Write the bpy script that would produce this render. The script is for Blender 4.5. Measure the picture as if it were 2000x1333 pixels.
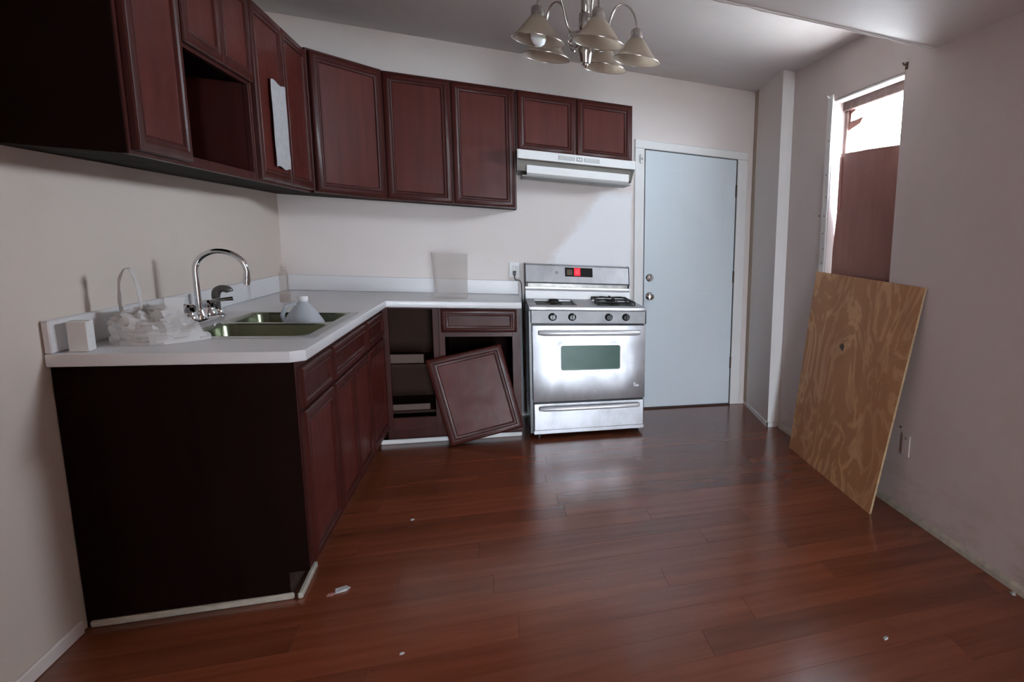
import bpy, bmesh, math, random
from mathutils import Vector, Matrix, noise

for o in list(bpy.data.objects):
    bpy.data.objects.remove(o)
S = bpy.context.scene
COL = S.collection
PI = math.pi
random.seed(7)

# ------------------------------------------------------------------ camera
YAW, PITCH, ROLL = -.4494, -.1692, .0559
FPX, PPX, PPY = 1265.888, 1578.6755, 705.154          # for a 2000 x 1333 frame
CAM = Vector((1.2549, -5.2413, 1.359))
fw = Vector((-math.sin(YAW) * math.cos(PITCH), math.cos(YAW) * math.cos(PITCH), math.sin(PITCH)))
rt = Vector((math.cos(YAW), math.sin(YAW), 0))
up = rt.cross(fw)
rt2 = math.cos(ROLL) * rt + math.sin(ROLL) * up
up2 = -math.sin(ROLL) * rt + math.cos(ROLL) * up
cd = bpy.data.cameras.new('camera')
cam = bpy.data.objects.new('camera', cd)
COL.objects.link(cam)
cam.matrix_world = Matrix(((rt2.x, up2.x, -fw.x, CAM.x), (rt2.y, up2.y, -fw.y, CAM.y),
                           (rt2.z, up2.z, -fw.z, CAM.z), (0, 0, 0, 1)))
cd.sensor_fit = 'HORIZONTAL'
cd.sensor_width = 36
cd.lens = FPX * 36 / 2000
cd.shift_x = (1000 - PPX) / 2000
cd.shift_y = (PPY - 666.5) / 2000
cd.clip_start = .05
S.camera = cam

# ------------------------------------------------------------------ world, light, exposure
SKY = 40.0
FILL_LAMP = 7.5            # strength of the warm fill lamp added behind the camera
wd = bpy.data.worlds.new('sky')
S.world = wd
wd.use_nodes = True
bg = wd.node_tree.nodes['Background']
bg.inputs[0].default_value = (.78, .885, 1.0, 1)
bg.inputs[1].default_value = SKY


def portal(name, loc, rot, sx, sy):
    ld = bpy.data.lights.new(name, 'AREA')
    ld.shape = 'RECTANGLE'
    ld.size, ld.size_y = sx, sy
    ld.cycles.is_portal = True
    o = bpy.data.objects.new(name, ld)
    o.location, o.rotation_euler = loc, rot
    COL.objects.link(o)


# portals only tell the renderer where daylight enters
portal('window_portal', (3.33, -1.805, 1.60), (0, PI / 2, 0), 1.5, .82)

portal('added_hall_portal', (1.96, -9.66, 1.05), (PI / 2, 0, 0), .72, 2.0)
vs = S.view_settings
vs.view_transform = 'Standard'
vs.look = 'None'
vs.exposure = 1.2
vs.gamma = 1
vs.use_curve_mapping = False
cy = S.cycles
cy.use_denoising = True
cy.max_bounces = 14
cy.diffuse_bounces = 8
cy.glossy_bounces = 6
cy.transmission_bounces = 8
cy.transparent_max_bounces = 12
cy.sample_clamp_indirect = 12
cy.caustics_reflective = False
cy.caustics_refractive = False


# ------------------------------------------------------------------ materials
class NT:
    def __init__(s, name):
        s.m = bpy.data.materials.new(name)
        s.m.use_nodes = True
        s.t = s.m.node_tree
        s.b = s.t.nodes['Principled BSDF']
        s.out = s.t.nodes['Material Output']

    def n(s, typ, **kw):
        x = s.t.nodes.new('ShaderNode' + typ)
        for k, v in kw.items():
            setattr(x, k, v)
        return x

    def l(s, a, b):
        s.t.links.new(a, b)

    def coord(s, scale=(1, 1, 1), kind='Object', loc=(0, 0, 0), rot=(0, 0, 0)):
        if kind == 'World':
            src = s.n('NewGeometry').outputs['Position']
        else:
            src = s.n('TexCoord').outputs[kind]
        mp = s.n('Mapping')
        mp.inputs['Scale'].default_value = scale
        mp.inputs['Location'].default_value = loc
        mp.inputs['Rotation'].default_value = rot
        s.l(src, mp.inputs[0])
        return mp.outputs[0]

    def noise(s, vec, scale=5, detail=4, rough=.55, dist=0):
        x = s.n('TexNoise')
        x.inputs['Scale'].default_value = scale
        x.inputs['Detail'].default_value = detail
        x.inputs['Roughness'].default_value = rough
        x.inputs['Distortion'].default_value = dist
        s.l(vec, x.inputs['Vector'])
        return x.outputs['Fac']

    def ramp(s, fac, stops):
        r = s.n('ValToRGB')
        e = r.color_ramp.elements
        while len(e) < len(stops):
            e.new(.5)
        for el, (p, c) in zip(e, stops):
            el.position = p
            el.color = (*c, 1) if len(c) == 3 else c
        s.l(fac, r.inputs[0])
        return r.outputs[0]

    def mix(s, fac, a, b, mode='MIX'):
        x = s.n('MixRGB', blend_type=mode)
        for i, v in ((0, fac), (1, a), (2, b)):
            if isinstance(v, (int, float)):
                x.inputs[i].default_value = v
            elif isinstance(v, tuple):
                x.inputs[i].default_value = (*v, 1)
            else:
                s.l(v, x.inputs[i])
        return x.outputs[0]

    def math(s, op, a, b=0.0, c=None):
        x = s.n('Math', operation=op)
        for i, v in enumerate((a, b, c)):
            if v is None:
                continue
            if isinstance(v, (int, float)):
                x.inputs[i].default_value = v
            else:
                s.l(v, x.inputs[i])
        return x.outputs[0]

    def bump(s, h, strength=.2, dist=.01):
        x = s.n('Bump')
        x.inputs['Strength'].default_value = strength
        x.inputs['Distance'].default_value = dist
        s.l(h, x.inputs['Height'])
        s.l(x.outputs[0], s.b.inputs['Normal'])

    def set(s, **kw):
        for k, v in kw.items():
            i = s.b.inputs[k.replace('_', ' ')]
            if isinstance(v, (int, float)):
                i.default_value = v
            elif isinstance(v, tuple):
                i.default_value = (*v, 1) if len(v) == 3 else v
            else:
                s.l(v, i)
        return s


M = {}


def simple(name, col, rough=.5, metal=0., var=.06, vscale=8, bump=0., **kw):
    t = NT(name)
    c = t.noise(t.coord(), vscale, 4)
    d = tuple(x * (1 - var * 2) for x in col)
    t.set(Base_Color=t.ramp(c, [(.3, d), (.7, col)]), Roughness=rough, Metallic=metal, **kw)
    if bump:
        t.bump(t.noise(t.coord(), vscale * 8, 3), bump, .002)
    M[name] = t.m
    return t


def paint(name, col, stain=(.45, .36, .26), amount=.25, lo=.55):
    t = NT(name)
    w = t.coord(kind='World')
    a = t.noise(w, 2.2, 6, .6)
    f = t.ramp(a, [(lo, (0, 0, 0)), (.85, (1, 1, 1))])
    c = t.mix(t.math('MULTIPLY', f, amount), col, stain)
    b = t.noise(w, 14, 4)
    c = t.mix(t.ramp(b, [(.62, (0, 0, 0)), (.8, (amount * .25,) * 3)]), c, stain)
    t.set(Base_Color=c, Roughness=.62)
    t.bump(t.math('ADD', t.noise(w, 120, 2), t.math('MULTIPLY', t.noise(w, 7, 3), 2.0)), .12, .002)
    M[name] = t.m
    return t


t = paint('wall_paint', (.74, .675, .645), amount=.16)
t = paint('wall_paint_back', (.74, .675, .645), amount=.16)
# whiter patch above the stove, with a slanting uneven edge
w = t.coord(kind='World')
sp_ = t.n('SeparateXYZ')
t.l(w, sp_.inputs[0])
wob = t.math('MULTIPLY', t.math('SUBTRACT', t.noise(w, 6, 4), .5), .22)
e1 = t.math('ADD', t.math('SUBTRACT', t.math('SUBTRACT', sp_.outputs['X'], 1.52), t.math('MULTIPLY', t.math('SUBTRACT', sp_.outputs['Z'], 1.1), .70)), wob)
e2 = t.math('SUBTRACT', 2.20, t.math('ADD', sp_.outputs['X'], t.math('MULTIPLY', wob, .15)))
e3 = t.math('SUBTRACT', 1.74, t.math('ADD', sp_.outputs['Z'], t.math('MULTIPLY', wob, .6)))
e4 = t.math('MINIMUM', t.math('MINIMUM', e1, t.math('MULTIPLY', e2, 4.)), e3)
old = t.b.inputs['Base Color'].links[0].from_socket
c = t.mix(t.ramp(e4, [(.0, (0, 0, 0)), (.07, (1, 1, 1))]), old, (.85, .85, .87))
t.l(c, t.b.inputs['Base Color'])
paint('wall_paint_left', (.66, .575, .505), amount=.25)
paint('ceiling_paint', (.70, .665, .66), amount=.3, lo=.5)
paint('trim_paint', (.80, .80, .79), amount=.18)
paint('door_paint', (.66, .735, .78), stain=(.45, .5, .52), amount=.15)
paint('tan_paint', (.42, .33, .25), amount=.3)
simple('shoe_white', (.52, .48, .40), .55, var=.15, vscale=25)

# right wall: same paint, dirty along the floor and a yellowed scuff
t = NT('wall_paint_dirty')
w = t.coord(kind='World')
sep = t.n('SeparateXYZ')
t.l(w, sep.inputs[0])
low = t.n('MapRange')
t.l(sep.outputs['Z'], low.inputs[0])
low.inputs[1].default_value, low.inputs[2].default_value = .35, 0.
low.inputs[3].default_value, low.inputs[4].default_value = 0., 1.
nz = t.noise(t.coord((1, 1, 3.5), 'World'), 3.2, 6, .65)
f = t.math('MULTIPLY', low.outputs[0], t.ramp(nz, [(.45, (0, 0, 0)), (.7, (1, 1, 1))]))
base = t.mix(t.math('MULTIPLY', t.ramp(t.noise(w, 2.0, 6, .6), [(.5, (0, 0, 0)), (.85, (1, 1, 1))]), .22), (.66, .585, .57), (.42, .33, .24))
t.set(Base_Color=t.mix(t.math('MULTIPLY', f, .55), base, (.30, .20, .10)), Roughness=.6)
t.bump(t.math('ADD', t.noise(w, 120, 2), t.math('MULTIPLY', t.noise(w, 6, 3), 2.)), .12, .002)
M['wall_paint_dirty'] = t.m


def cherry(name, a, b, rough, axis):
    t = NT(name)
    sc = [26, 26, 26]
    sc[axis] = 1.6
    g = t.noise(t.coord(tuple(sc)), 1.0, 6, .6, .4)
    g2 = t.noise(t.coord(), 3, 3)
    c = t.mix(t.math('MULTIPLY', g2, .45), t.ramp(g, [(.3, a), (.7, b)]), tuple(x * .55 for x in a))
    t.set(Base_Color=c, Roughness=t.ramp(t.noise(t.coord(), 9, 4), [(.3, (rough,) * 3), (.75, (rough + .14,) * 3)]), Coat_Weight=.06, Coat_Roughness=.2, Specular_IOR_Level=.18)
    t.bump(g, .05, .001)
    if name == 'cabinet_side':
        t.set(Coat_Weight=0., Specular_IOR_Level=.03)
    M[name] = t.m


cherry('cherry_vertical', (.046, .0090, .0064), (.074, .0145, .0100), .32, 2)
cherry('cherry_horizontal', (.046, .0090, .0064), (.074, .0145, .0100), .32, 0)
cherry('cherry_panel', (.082, .0150, .0108), (.118, .0225, .0160), .38, 2)
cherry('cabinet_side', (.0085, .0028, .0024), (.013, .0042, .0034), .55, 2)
simple('cabinet_inside', (.050, .022, .014), .6, var=.1, Specular_IOR_Level=.12)
simple('toe_kick', (.05, .022, .017), .6)

# laminate planks along x
t = NT('plank_laminate')
oi = t.n('ObjectInfo')
off = t.n('CombineXYZ')
t.l(t.math('MULTIPLY', oi.outputs['Random'], 37.0), off.inputs[0])
t.l(t.math('MULTIPLY', oi.outputs['Random'], 91.0), off.inputs[2])
va = t.n('VectorMath', operation='ADD')
t.l(t.n('NewGeometry').outputs['Position'], va.inputs[0])
t.l(off.outputs[0], va.inputs[1])


def pm(sc):
    mp = t.n('Mapping')
    mp.inputs['Scale'].default_value = sc
    t.l(va.outputs[0], mp.inputs[0])
    return mp.outputs[0]


streak = t.noise(pm((1.1, 13, 1)), 1, 5, .6, .3)
fine = t.noise(pm((5, 150, 1)), 1, 3, .6)
col = t.ramp(streak, [(.25, (.135, .032, .013)), (.5, (.195, .050, .0215)), (.78, (.250, .072, .034))])
col = t.mix(t.math('MULTIPLY', fine, .2), col, (.09, .026, .013))
hv = t.n('HueSaturation')
t.l(col, hv.inputs['Color'])
t.l(t.math('MULTIPLY_ADD', oi.outputs['Random'], .36, .82), hv.inputs['Value'])
t.set(Base_Color=hv.outputs[0], Roughness=t.ramp(t.noise(t.n('NewGeometry').outputs['Position'], 1.1, 1, .4), [(.2, (.17,) * 3), (.8, (.24,) * 3)]), Specular_IOR_Level=.75)
M['plank_laminate'] = t.m
simple('concrete', (.36, .345, .32), .8, var=.1, vscale=1)
simple('old_wood', (.20, .125, .11), .7, var=.2, vscale=20)
simple('subfloor', (.085, .028, .016), .45)

# plywood face veneer with cathedral bands and one knot
t = NT('plywood')
u = t.coord((1.0, 1.0, .6))
n1 = t.noise(u, 2.4, 4, .55, 1.4)
band = t.math('SINE', t.math('MULTIPLY', n1, 38.))
n2 = t.noise(t.coord((1, 1, .35)), 3.1, 4)
fib = t.noise(t.coord((60, 60, 3)), 1, 4)
c = t.ramp(band, [(.0, (.54, .27, .115)), (.55, (.68, .38, .18)), (1., (.78, .475, .245))])
c = t.mix(t.math('MULTIPLY', t.ramp(n2, [(.42, (0, 0, 0)), (.66, (1, 1, 1))]), .6), c, (.40, .175, .075))
c = t.mix(t.math('MULTIPLY', fib, .22), c, (.34, .17, .08))
kn = t.n('VectorMath', operation='DISTANCE')
t.l(t.coord((0, 1, 1.25), loc=(0, .0, .0)), kn.inputs[0])
kn.inputs[1].default_value = (0, -.540, .792 * 1.25)
kd = t.math('ADD', kn.outputs['Value'], t.math('MULTIPLY', t.noise(t.coord(), 24, 3), .05))
c = t.mix(t.ramp(kd, [(.044, (1, 1, 1)), (.058, (0, 0, 0))]), c, (.03, .015, .008))
ring = t.math('SINE', t.math('MULTIPLY', kd, 260.))
c = t.mix(t.math('MULTIPLY', t.ramp(kd, [(.06, (.6,) * 3), (.16, (0, 0, 0))]), ring), c, (.30, .15, .06))
t.set(Base_Color=c, Roughness=.6)
t.bump(fib, .1, .001)
M['plywood'] = t.m
simple('shelf_wood', (.15, .085, .06), .6, var=.12)
simple('plywood_edge', (.52, .36, .20), .7, var=.2, vscale=60)

# reddish board nailed in the window
t = NT('red_board')
a = t.noise(t.coord((1, 1, .35)), 5, 5, .6)
b = t.noise(t.coord(), 9, 5, .7)
c = t.ramp(a, [(.3, (.30, .135, .110)), (.7, (.41, .205, .170))])
c = t.mix(t.ramp(b, [(.62, (0, 0, 0)), (.72, (.35,) * 3)]), c, (.45, .32, .29))
t.set(Base_Color=c, Roughness=.7)
M['red_board'] = t.m

simple('laminate_white', (.74, .73, .74), .32, var=.03, vscale=3)
# brushed stainless with grime
t = NT('stainless')
g = t.noise(t.coord((3, 3, 240)), 1, 2)
d = t.noise(t.coord((1, 1, .6)), 7, 6, .65)
c = t.mix(t.ramp(d, [(.45, (0, 0, 0)), (.70, (.6,) * 3)]), (.47, .475, .50), (.28, .27, .26))
t.set(Base_Color=c, Metallic=.85, Roughness=t.ramp(d, [(.3, (.30,) * 3), (.75, (.48,) * 3)]), Anisotropic=.3)
t.bump(g, .04, .0006)
M['stainless'] = t.m
simple('panel_steel', (.33, .325, .33), .5, .6, var=.1, vscale=12)
simple('stainless_plain', (.66, .66, .67), .30, .95, var=.08)
simple('handle_satin', (.84, .85, .86), .38, .45, var=.03)
t = simple('sink_steel', (.15, .165, .105), .22, .85, var=.12)
simple('chrome', (.72, .73, .74), .09, 1., var=.03)
simple('nickel', (.56, .53, .49), .22, 1., var=.04)
simple('black_enamel', (.012, .012, .014), .25, var=.1)
simple('black_iron', (.02, .019, .018), .55, var=.2)
simple('grimy_cooktop', (.30, .285, .265), .35, .7, var=.25, vscale=20)
simple('burner_well', (.055, .052, .034), .5, .4, var=.25, vscale=20)
simple('oven_glass', (.050, .120, .088), .28, var=.08, Specular_IOR_Level=.3)
simple('display_black', (.012, .012, .014), .15)
simple('enamel_white', (.74, .75, .74), .30, var=.05)
simple('hood_inside', (.48, .46, .41), .45, var=.1)
simple('grille_grey', (.36, .37, .36), .5)
simple('plastic_white', (.78, .78, .77), .4, var=.04)
simple('rubber_black', (.012, .012, .012), .5)
simple('paper', (.52, .51, .52), .8, var=.10, vscale=40)
simple('brass_dark', (.10, .07, .045), .5, .6)
simple('sprayer_grey', (.10, .085, .08), .35)
simple('dull_black', (.03, .03, .028), .7)
t = NT('red_digits')
t.set(Base_Color=(.3, .0, .01), Emission_Color=(1., .006, .020), Emission_Strength=.50)
M['red_digits'] = t.m
t = NT('red_digits_bright')
t.set(Base_Color=(.3, .02, .03), Emission_Color=(1., .030, .055), Emission_Strength=.75)
M['red_digits_bright'] = t.m


def film(name, col, alpha, rough=.35, trans=.5):
    t = NT(name)
    tr = t.n('BsdfTranslucent')
    tr.inputs[0].default_value = (*col, 1)
    tp = t.n('BsdfTransparent')
    tp.inputs[0].default_value = (1, 1, 1, 1)
    t.set(Base_Color=t.ramp(t.noise(t.coord(), 12, 3), [(.3, tuple(x * .92 for x in col)), (.7, col)]), Roughness=rough)
    m1 = t.n('MixShader')
    m1.inputs[0].default_value = trans
    t.l(t.b.outputs[0], m1.inputs[1])
    t.l(tr.outputs[0], m1.inputs[2])
    m2 = t.n('MixShader')
    m2.inputs[0].default_value = alpha
    t.l(tp.outputs[0], m2.inputs[1])
    t.l(m1.outputs[0], m2.inputs[2])
    t.l(m2.outputs[0], t.out.inputs[0])
    M[name] = t.m


film('frosted_glass', (.66, .58, .48), .78, .25, .6)
film('jug_plastic', (.70, .73, .77), .93, .35, .4)
film('cloudy_plastic', (.66, .60, .55), .20, .25, .4)
film('clear_bottle', (.62, .52, .46), .34, .12, .4)
film('bag_film', (.82, .79, .77), .93, .4, .35)
t = NT('bulb_white')
t.set(Base_Color=(.86, .92, .95), Roughness=.25, Subsurface_Weight=.2)
M['bulb_white'] = t.m


# ------------------------------------------------------------------ mesh builder
class MB:
    def __init__(s):
        s.v, s.f = [], []

    def add(s, vs, fs):
        o = len(s.v)
        s.v += [tuple(p) for p in vs]
        s.f += [tuple(i + o for i in q) for q in fs]
        return s

    def box(s, x0, x1, y0, y1, z0, z1, b=0.):
        x0, x1 = min(x0, x1), max(x0, x1)
        y0, y1 = min(y0, y1), max(y0, y1)
        z0, z1 = min(z0, z1), max(z0, z1)
        if not b:
            vs = [(x, y, z) for z in (z0, z1) for x, y in ((x0, y0), (x1, y0), (x1, y1), (x0, y1))]
            return s.add(vs, [(3, 2, 1, 0), (4, 5, 6, 7), (0, 1, 5, 4), (1, 2, 6, 5), (2, 3, 7, 6), (3, 0, 4, 7)])
        b = min(b, (x1 - x0) * .45, (y1 - y0) * .45, (z1 - z0) * .45)
        ring = lambda i, z: [(x0 + i, y0 + b, z), (x0 + b, y0 + i, z), (x1 - b, y0 + i, z), (x1 - i, y0 + b, z),
                             (x1 - i, y1 - b, z), (x1 - b, y1 - i, z), (x0 + b, y1 - i, z), (x0 + i, y1 - b, z)]
        r0 = [(x0 + b, y0 + b, z0)] * 0
        bot = [(x0 + b, y0 + b, z0), (x1 - b, y0 + b, z0), (x1 - b, y1 - b, z0), (x0 + b, y1 - b, z0)]
        top = [(p[0], p[1], z1) for p in bot]
        vs = bot + ring(0, z0 + b) + ring(0, z1 - b) + top
        fs = [(3, 2, 1, 0), (20, 21, 22, 23)]
        for k in range(8):
            fs.append((4 + k, 4 + (k + 1) % 8, 12 + (k + 1) % 8, 12 + k))
        # bottom/top chamfers: ring verts 0,1 at corner0; 2,3 corner1; 4,5 corner2; 6,7 corner3
        for c in range(4):
            a, bb = 4 + 2 * c, 4 + (2 * c + 1) % 8
            nx = 4 + (2 * c + 2) % 8
            fs += [(c, bb, a), (c, (c + 1) % 4, nx, bb)]
            fs += [(20 + c, a + 8, bb + 8), (20 + c, bb + 8, nx + 8, 20 + (c + 1) % 4)]
        return s.add(vs, fs)

    def prism(s, pts, h0, h1, axis='z'):
        """polygon pts (2D) extruded between h0 and h1 along axis"""
        n = len(pts)
        mk = {'z': lambda a, b, h: (a, b, h), 'y': lambda a, b, h: (a, h, b), 'x': lambda a, b, h: (h, a, b)}[axis]
        vs = [mk(a, b, h0) for a, b in pts] + [mk(a, b, h1) for a, b in pts]
        fs = [tuple(range(n))[::-1], tuple(range(n, 2 * n))]
        fs += [(k, (k + 1) % n, n + (k + 1) % n, n + k) for k in range(n)]
        return s.add(vs, fs)

    def rings(s, rings, close0=False, close1=False, cyclic=True):
        n = len(rings[0])
        vs = [p for r in rings for p in r]
        fs = []
        for i in range(len(rings) - 1):
            for k in range(n if cyclic else n - 1):
                a, b = i * n + k, i * n + (k + 1) % n
                fs.append((a, b, b + n, a + n))
        if close0:
            fs.append(tuple(range(n))[::-1])
        if close1:
            fs.append(tuple((len(rings) - 1) * n + k for k in range(n)))
        return s.add(vs, fs)

    def lathe(s, prof, c=(0, 0, 0), seg=24, axis='z', close0=False, close1=False, squash=1.):
        rs = []
        for r, h in prof:
            ring = []
            for k in range(seg):
                a = 2 * PI * k / seg
                p, q = r * math.cos(a), r * math.sin(a) * squash
                ring.append({'z': (c[0] + p, c[1] + q, c[2] + h), 'y': (c[0] + p, c[1] + h, c[2] - q),
                             'x': (c[0] + h, c[1] + p, c[2] + q)}[axis])
            rs.append(ring)
        return s.rings(rs, close0, close1)

    def tube(s, pts, r, seg=10, caps=True, smooth=0):
        pts = [Vector(p) for p in pts]
        n = len(pts)
        rr = list(r) if isinstance(r, (list, tuple)) else [r] * n
        if smooth:
            q = [p.to_4d() for p in pts]
            for i in range(n):
                q[i][3] = rr[i]
            out = []
            for i in range(n - 1):
                a, b, c, d = q[max(i - 1, 0)], q[i], q[i + 1], q[min(i + 2, n - 1)]
                for k in range(smooth):
                    t_ = k / smooth
                    out.append(.5 * (2 * b + (c - a) * t_ + (2 * a - 5 * b + 4 * c - d) * t_ ** 2 + (3 * b - a - 3 * c + d) * t_ ** 3))
            out.append(q[-1])
            pts, rr = [p.to_3d() for p in out], [p[3] for p in out]
            n = len(pts)
        rs = []
        prev = None
        for i, p in enumerate(pts):
            tg = (pts[min(i + 1, n - 1)] - pts[max(i - 1, 0)]).normalized()
            if prev is None:
                u = tg.orthogonal().normalized()
            else:
                u = (prev - tg * prev.dot(tg)).normalized()
            prev = u
            w = tg.cross(u)
            rs.append([tuple(p + (u * math.cos(2 * PI * k / seg) + w * math.sin(2 * PI * k / seg)) * rr[i]) for k in range(seg)])
        return s.rings(rs, caps, caps)

    def rot(s, m, start=0):
        s.v[start:] = [tuple(m @ Vector(p)) for p in s.v[start:]]
        return s

    def build(s, name, mat, parent=None, smooth=0, local=False, bevel=0, fix=True):
        off = Vector((0, 0, 0))
        if parent is not None and not local:
            r = parent
            while r is not None:
                off += r.location
                r = r.parent
        me = bpy.data.meshes.new(name)
        me.from_pydata([tuple(Vector(p) - off) for p in s.v], [], s.f)
        if fix or bevel:
            bm = bmesh.new()
            bm.from_mesh(me)
            if bevel:
                bmesh.ops.remove_doubles(bm, verts=bm.verts, dist=1e-5)
            bmesh.ops.recalc_face_normals(bm, faces=bm.faces)
            if bevel:
                es = [e for e in bm.edges if len(e.link_faces) == 2 and e.calc_face_angle(0) > .9]
                bmesh.ops.bevel(bm, geom=es, offset=bevel, segments=2, profile=.6, affect='EDGES', clamp_overlap=True)
            bm.to_mesh(me)
            bm.free()
        if smooth:
            me.shade_smooth()
            me.set_sharp_from_angle(angle=math.radians(smooth))
        me.materials.append(M[mat])
        o = bpy.data.objects.new(name, me)
        COL.objects.link(o)
        if parent is not None:
            o.parent = parent
        return o


def tag(o, label, cat=None, group=None, kind=None):
    if label:
        o['label'] = label
    if cat:
        o['category'] = cat
    if group:
        o['group'] = group
    if kind:
        o['kind'] = kind
    return o


def empty(name, loc, rz=0., label=None, cat=None, group=None):
    o = bpy.data.objects.new(name, None)
    o.empty_display_size = .1
    COL.objects.link(o)
    o.location = loc
    o.rotation_euler = (0, 0, rz)
    return tag(o, label, cat, group)


def struct(name, mb, mat, label, parent=None, **kw):
    o = mb.build(name, mat, parent, **kw)
    o['kind'] = 'structure'
    if label:
        o['label'] = label
    return o


def cells(xs, ys, keep, h0, h1, axis='z'):
    """plate made of grid cells (shared borders, no inner walls)"""
    mb = MB()
    mk = {'z': lambda a, b, h: (a, b, h), 'x': lambda a, b, h: (h, a, b), 'y': lambda a, b, h: (a, h, b)}[axis]
    idx = {}

    def vid(i, j, k):
        if (i, j, k) not in idx:
            idx[(i, j, k)] = len(mb.v)
            mb.v.append(mk(xs[i], ys[j], (h0, h1)[k]))
        return idx[(i, j, k)]
    K = {(i, j) for i in range(len(xs) - 1) for j in range(len(ys) - 1)
         if keep((xs[i] + xs[i + 1]) / 2, (ys[j] + ys[j + 1]) / 2)}
    for i, j in K:
        mb.f.append((vid(i, j, 1), vid(i + 1, j, 1), vid(i + 1, j + 1, 1), vid(i, j + 1, 1)))
        mb.f.append((vid(i, j + 1, 0), vid(i + 1, j + 1, 0), vid(i + 1, j, 0), vid(i, j, 0)))
        for (di, dj, a, b) in ((-1, 0, (i, j + 1), (i, j)), (1, 0, (i + 1, j), (i + 1, j + 1)),
                               (0, -1, (i, j), (i + 1, j)), (0, 1, (i + 1, j + 1), (i, j + 1))):
            if (i + di, j + dj) not in K:
                mb.f.append((vid(*a, 0), vid(*b, 0), vid(*b, 1), vid(*a, 1)))
    return mb


# ------------------------------------------------------------------ the room
XW, YB, YR, HC, HS, YS = 3.186, 0.0, -6.6, 2.597, 2.352, -2.455

fl = struct('floor', MB().box(-.1, 3.35, YR - .1, .1, -.12, -.012), 'subfloor', 'red-brown laminate plank floor')
pw = .165
y = -.055
row = 0
while y - pw > -4.35:
    y1 = y + pw
    if row == 0:
        y1 = y + pw
    first = {15: 1.21, 16: .62, 14: .876}.get(row, random.uniform(.2, 1.35))
    x = 0.0
    nxt = first
    while x < XW - .01:
        nx = min(nxt, XW)
        if nx - x > .02:
            p = MB().box(x + .0002, nx - .0002, y - pw + .0002, y - .0002, -.012, 0, .0005)
            p.build('plank', 'plank_laminate', fl, local=True, fix=False)
        x = nx
        nxt = x + 1.225
    y -= pw
    row += 1
MB().box(0, XW, -.055, 0, -.012, -.0005).build('plank', 'plank_laminate', fl, local=True)
MB().box(0, XW, YR, y, -.012, -.0005).build('plank_field', 'plank_laminate', fl, local=True)['kind'] = 'stuff'

struct('wall_left', MB().box(-.12, 0, YR, .0, 0, HC), 'wall_paint_left', 'off-white left wall behind the sink')
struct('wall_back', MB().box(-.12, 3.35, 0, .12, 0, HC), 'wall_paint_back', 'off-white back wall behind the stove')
struct('wall_rear', cells([-.12, 1.35, 2.50, 3.35], [0, 2.06, HC], lambda a, b: not (1.35 < a < 2.50 and b < 2.06), YR - .12, YR, 'y'), 'wall_paint', 'off-white wall behind the camera')
# unseen hallway, added to steer daylight from behind onto the back wall
struct('floor_added_hall', MB().box(1.1, 2.75, -9.7, YR - .1005, -.12, -.001), 'subfloor', 'brown floor of the added hallway behind the camera')
struct('wall_added_hall_left', MB().box(1.1, 1.2, -9.7, YR - .121, 0, HC), 'wall_paint', 'left wall of the added hallway behind the camera')
struct('wall_added_hall_right', MB().box(2.65, 2.75, -9.7, YR - .121, 0, HC), 'wall_paint', 'right wall of the added hallway behind the camera')
struct('wall_added_hall_end', cells([1.2005, 1.60, 2.32, 2.6495], [0, .05, 2.05, HC], lambda a, b: not (1.60 < a < 2.32 and .05 < b < 2.05), -9.7, -9.6, 'y'), 'wall_paint', 'end wall of the added hallway with its daylight opening')
struct('ceiling_added_hall', MB().box(1.1, 2.75, -9.7, YR - .1005, HC, HC + .1), 'ceiling_paint', 'ceiling of the added hallway behind the camera')
WY0, WY1, WZ0, WZ1 = -2.20, -1.41, .86, 2.30
struct('wall_right', cells([YR, WY0, WY1, 0.], [0, WZ0, WZ1, HC], lambda a, b: not (WY0 < a < WY1 and WZ0 < b < WZ1), XW, XW + .13, 'x'),
       'wall_paint_dirty', 'dingy right wall with the half-boarded window')
struct('ground_outside', MB().box(-20, 24, -24, 14, -.5, -.4), 'concrete', 'pale concrete yard outside the window')
struct('ceiling', MB().box(-.12, 3.35, YR - .1, .12, HC, HC + .12), 'ceiling_paint', 'off-white ceiling above the cabinets')
struct('ceiling_soffit', MB().box(0, XW, YR, YS, HS, HC - .0005), 'ceiling_paint', 'lowered cracked plaster ceiling at upper right')
sm_ = MB()
sm_.tube([(.02 + 3.14 * k / 90, YS - .006 + .006 * noise.noise(Vector((k * .37, 0, 0))), HS - .002) for k in range(91)], [.007 + .005 * noise.noise(Vector((k * .61, 5, 0))) for k in range(91)], 7)
sm_.build('plaster_seam', 'ceiling_paint', bpy.data.objects['ceiling_soffit'], 60)
# chase in the corner beside the door
struct('wall_chase', MB().prism([(3.172, -.001), (XW - .001, -.001), (XW - .001, -.765), (3.095, -.765)], 0, HC - .001), 'wall_paint',
       'narrow boxed-out wall corner between door and window')
struct('trim_1', MB().prism([(3.1705, -.002), (3.157, -.115), (3.1605, -.115), (3.174, -.002)], .03, HC - .002), 'tan_paint', 'narrow tan strip beside the boxed-out corner')
struct('lit_chase_face', MB().box(3.094, XW - .002, -.769, -.7655, .04, HC - .002), 'trim_paint', 'whiter sheet painting light on the front of the boxed-out corner')  # whiter sheet over the chase front: light on this face put into its colour
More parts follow.
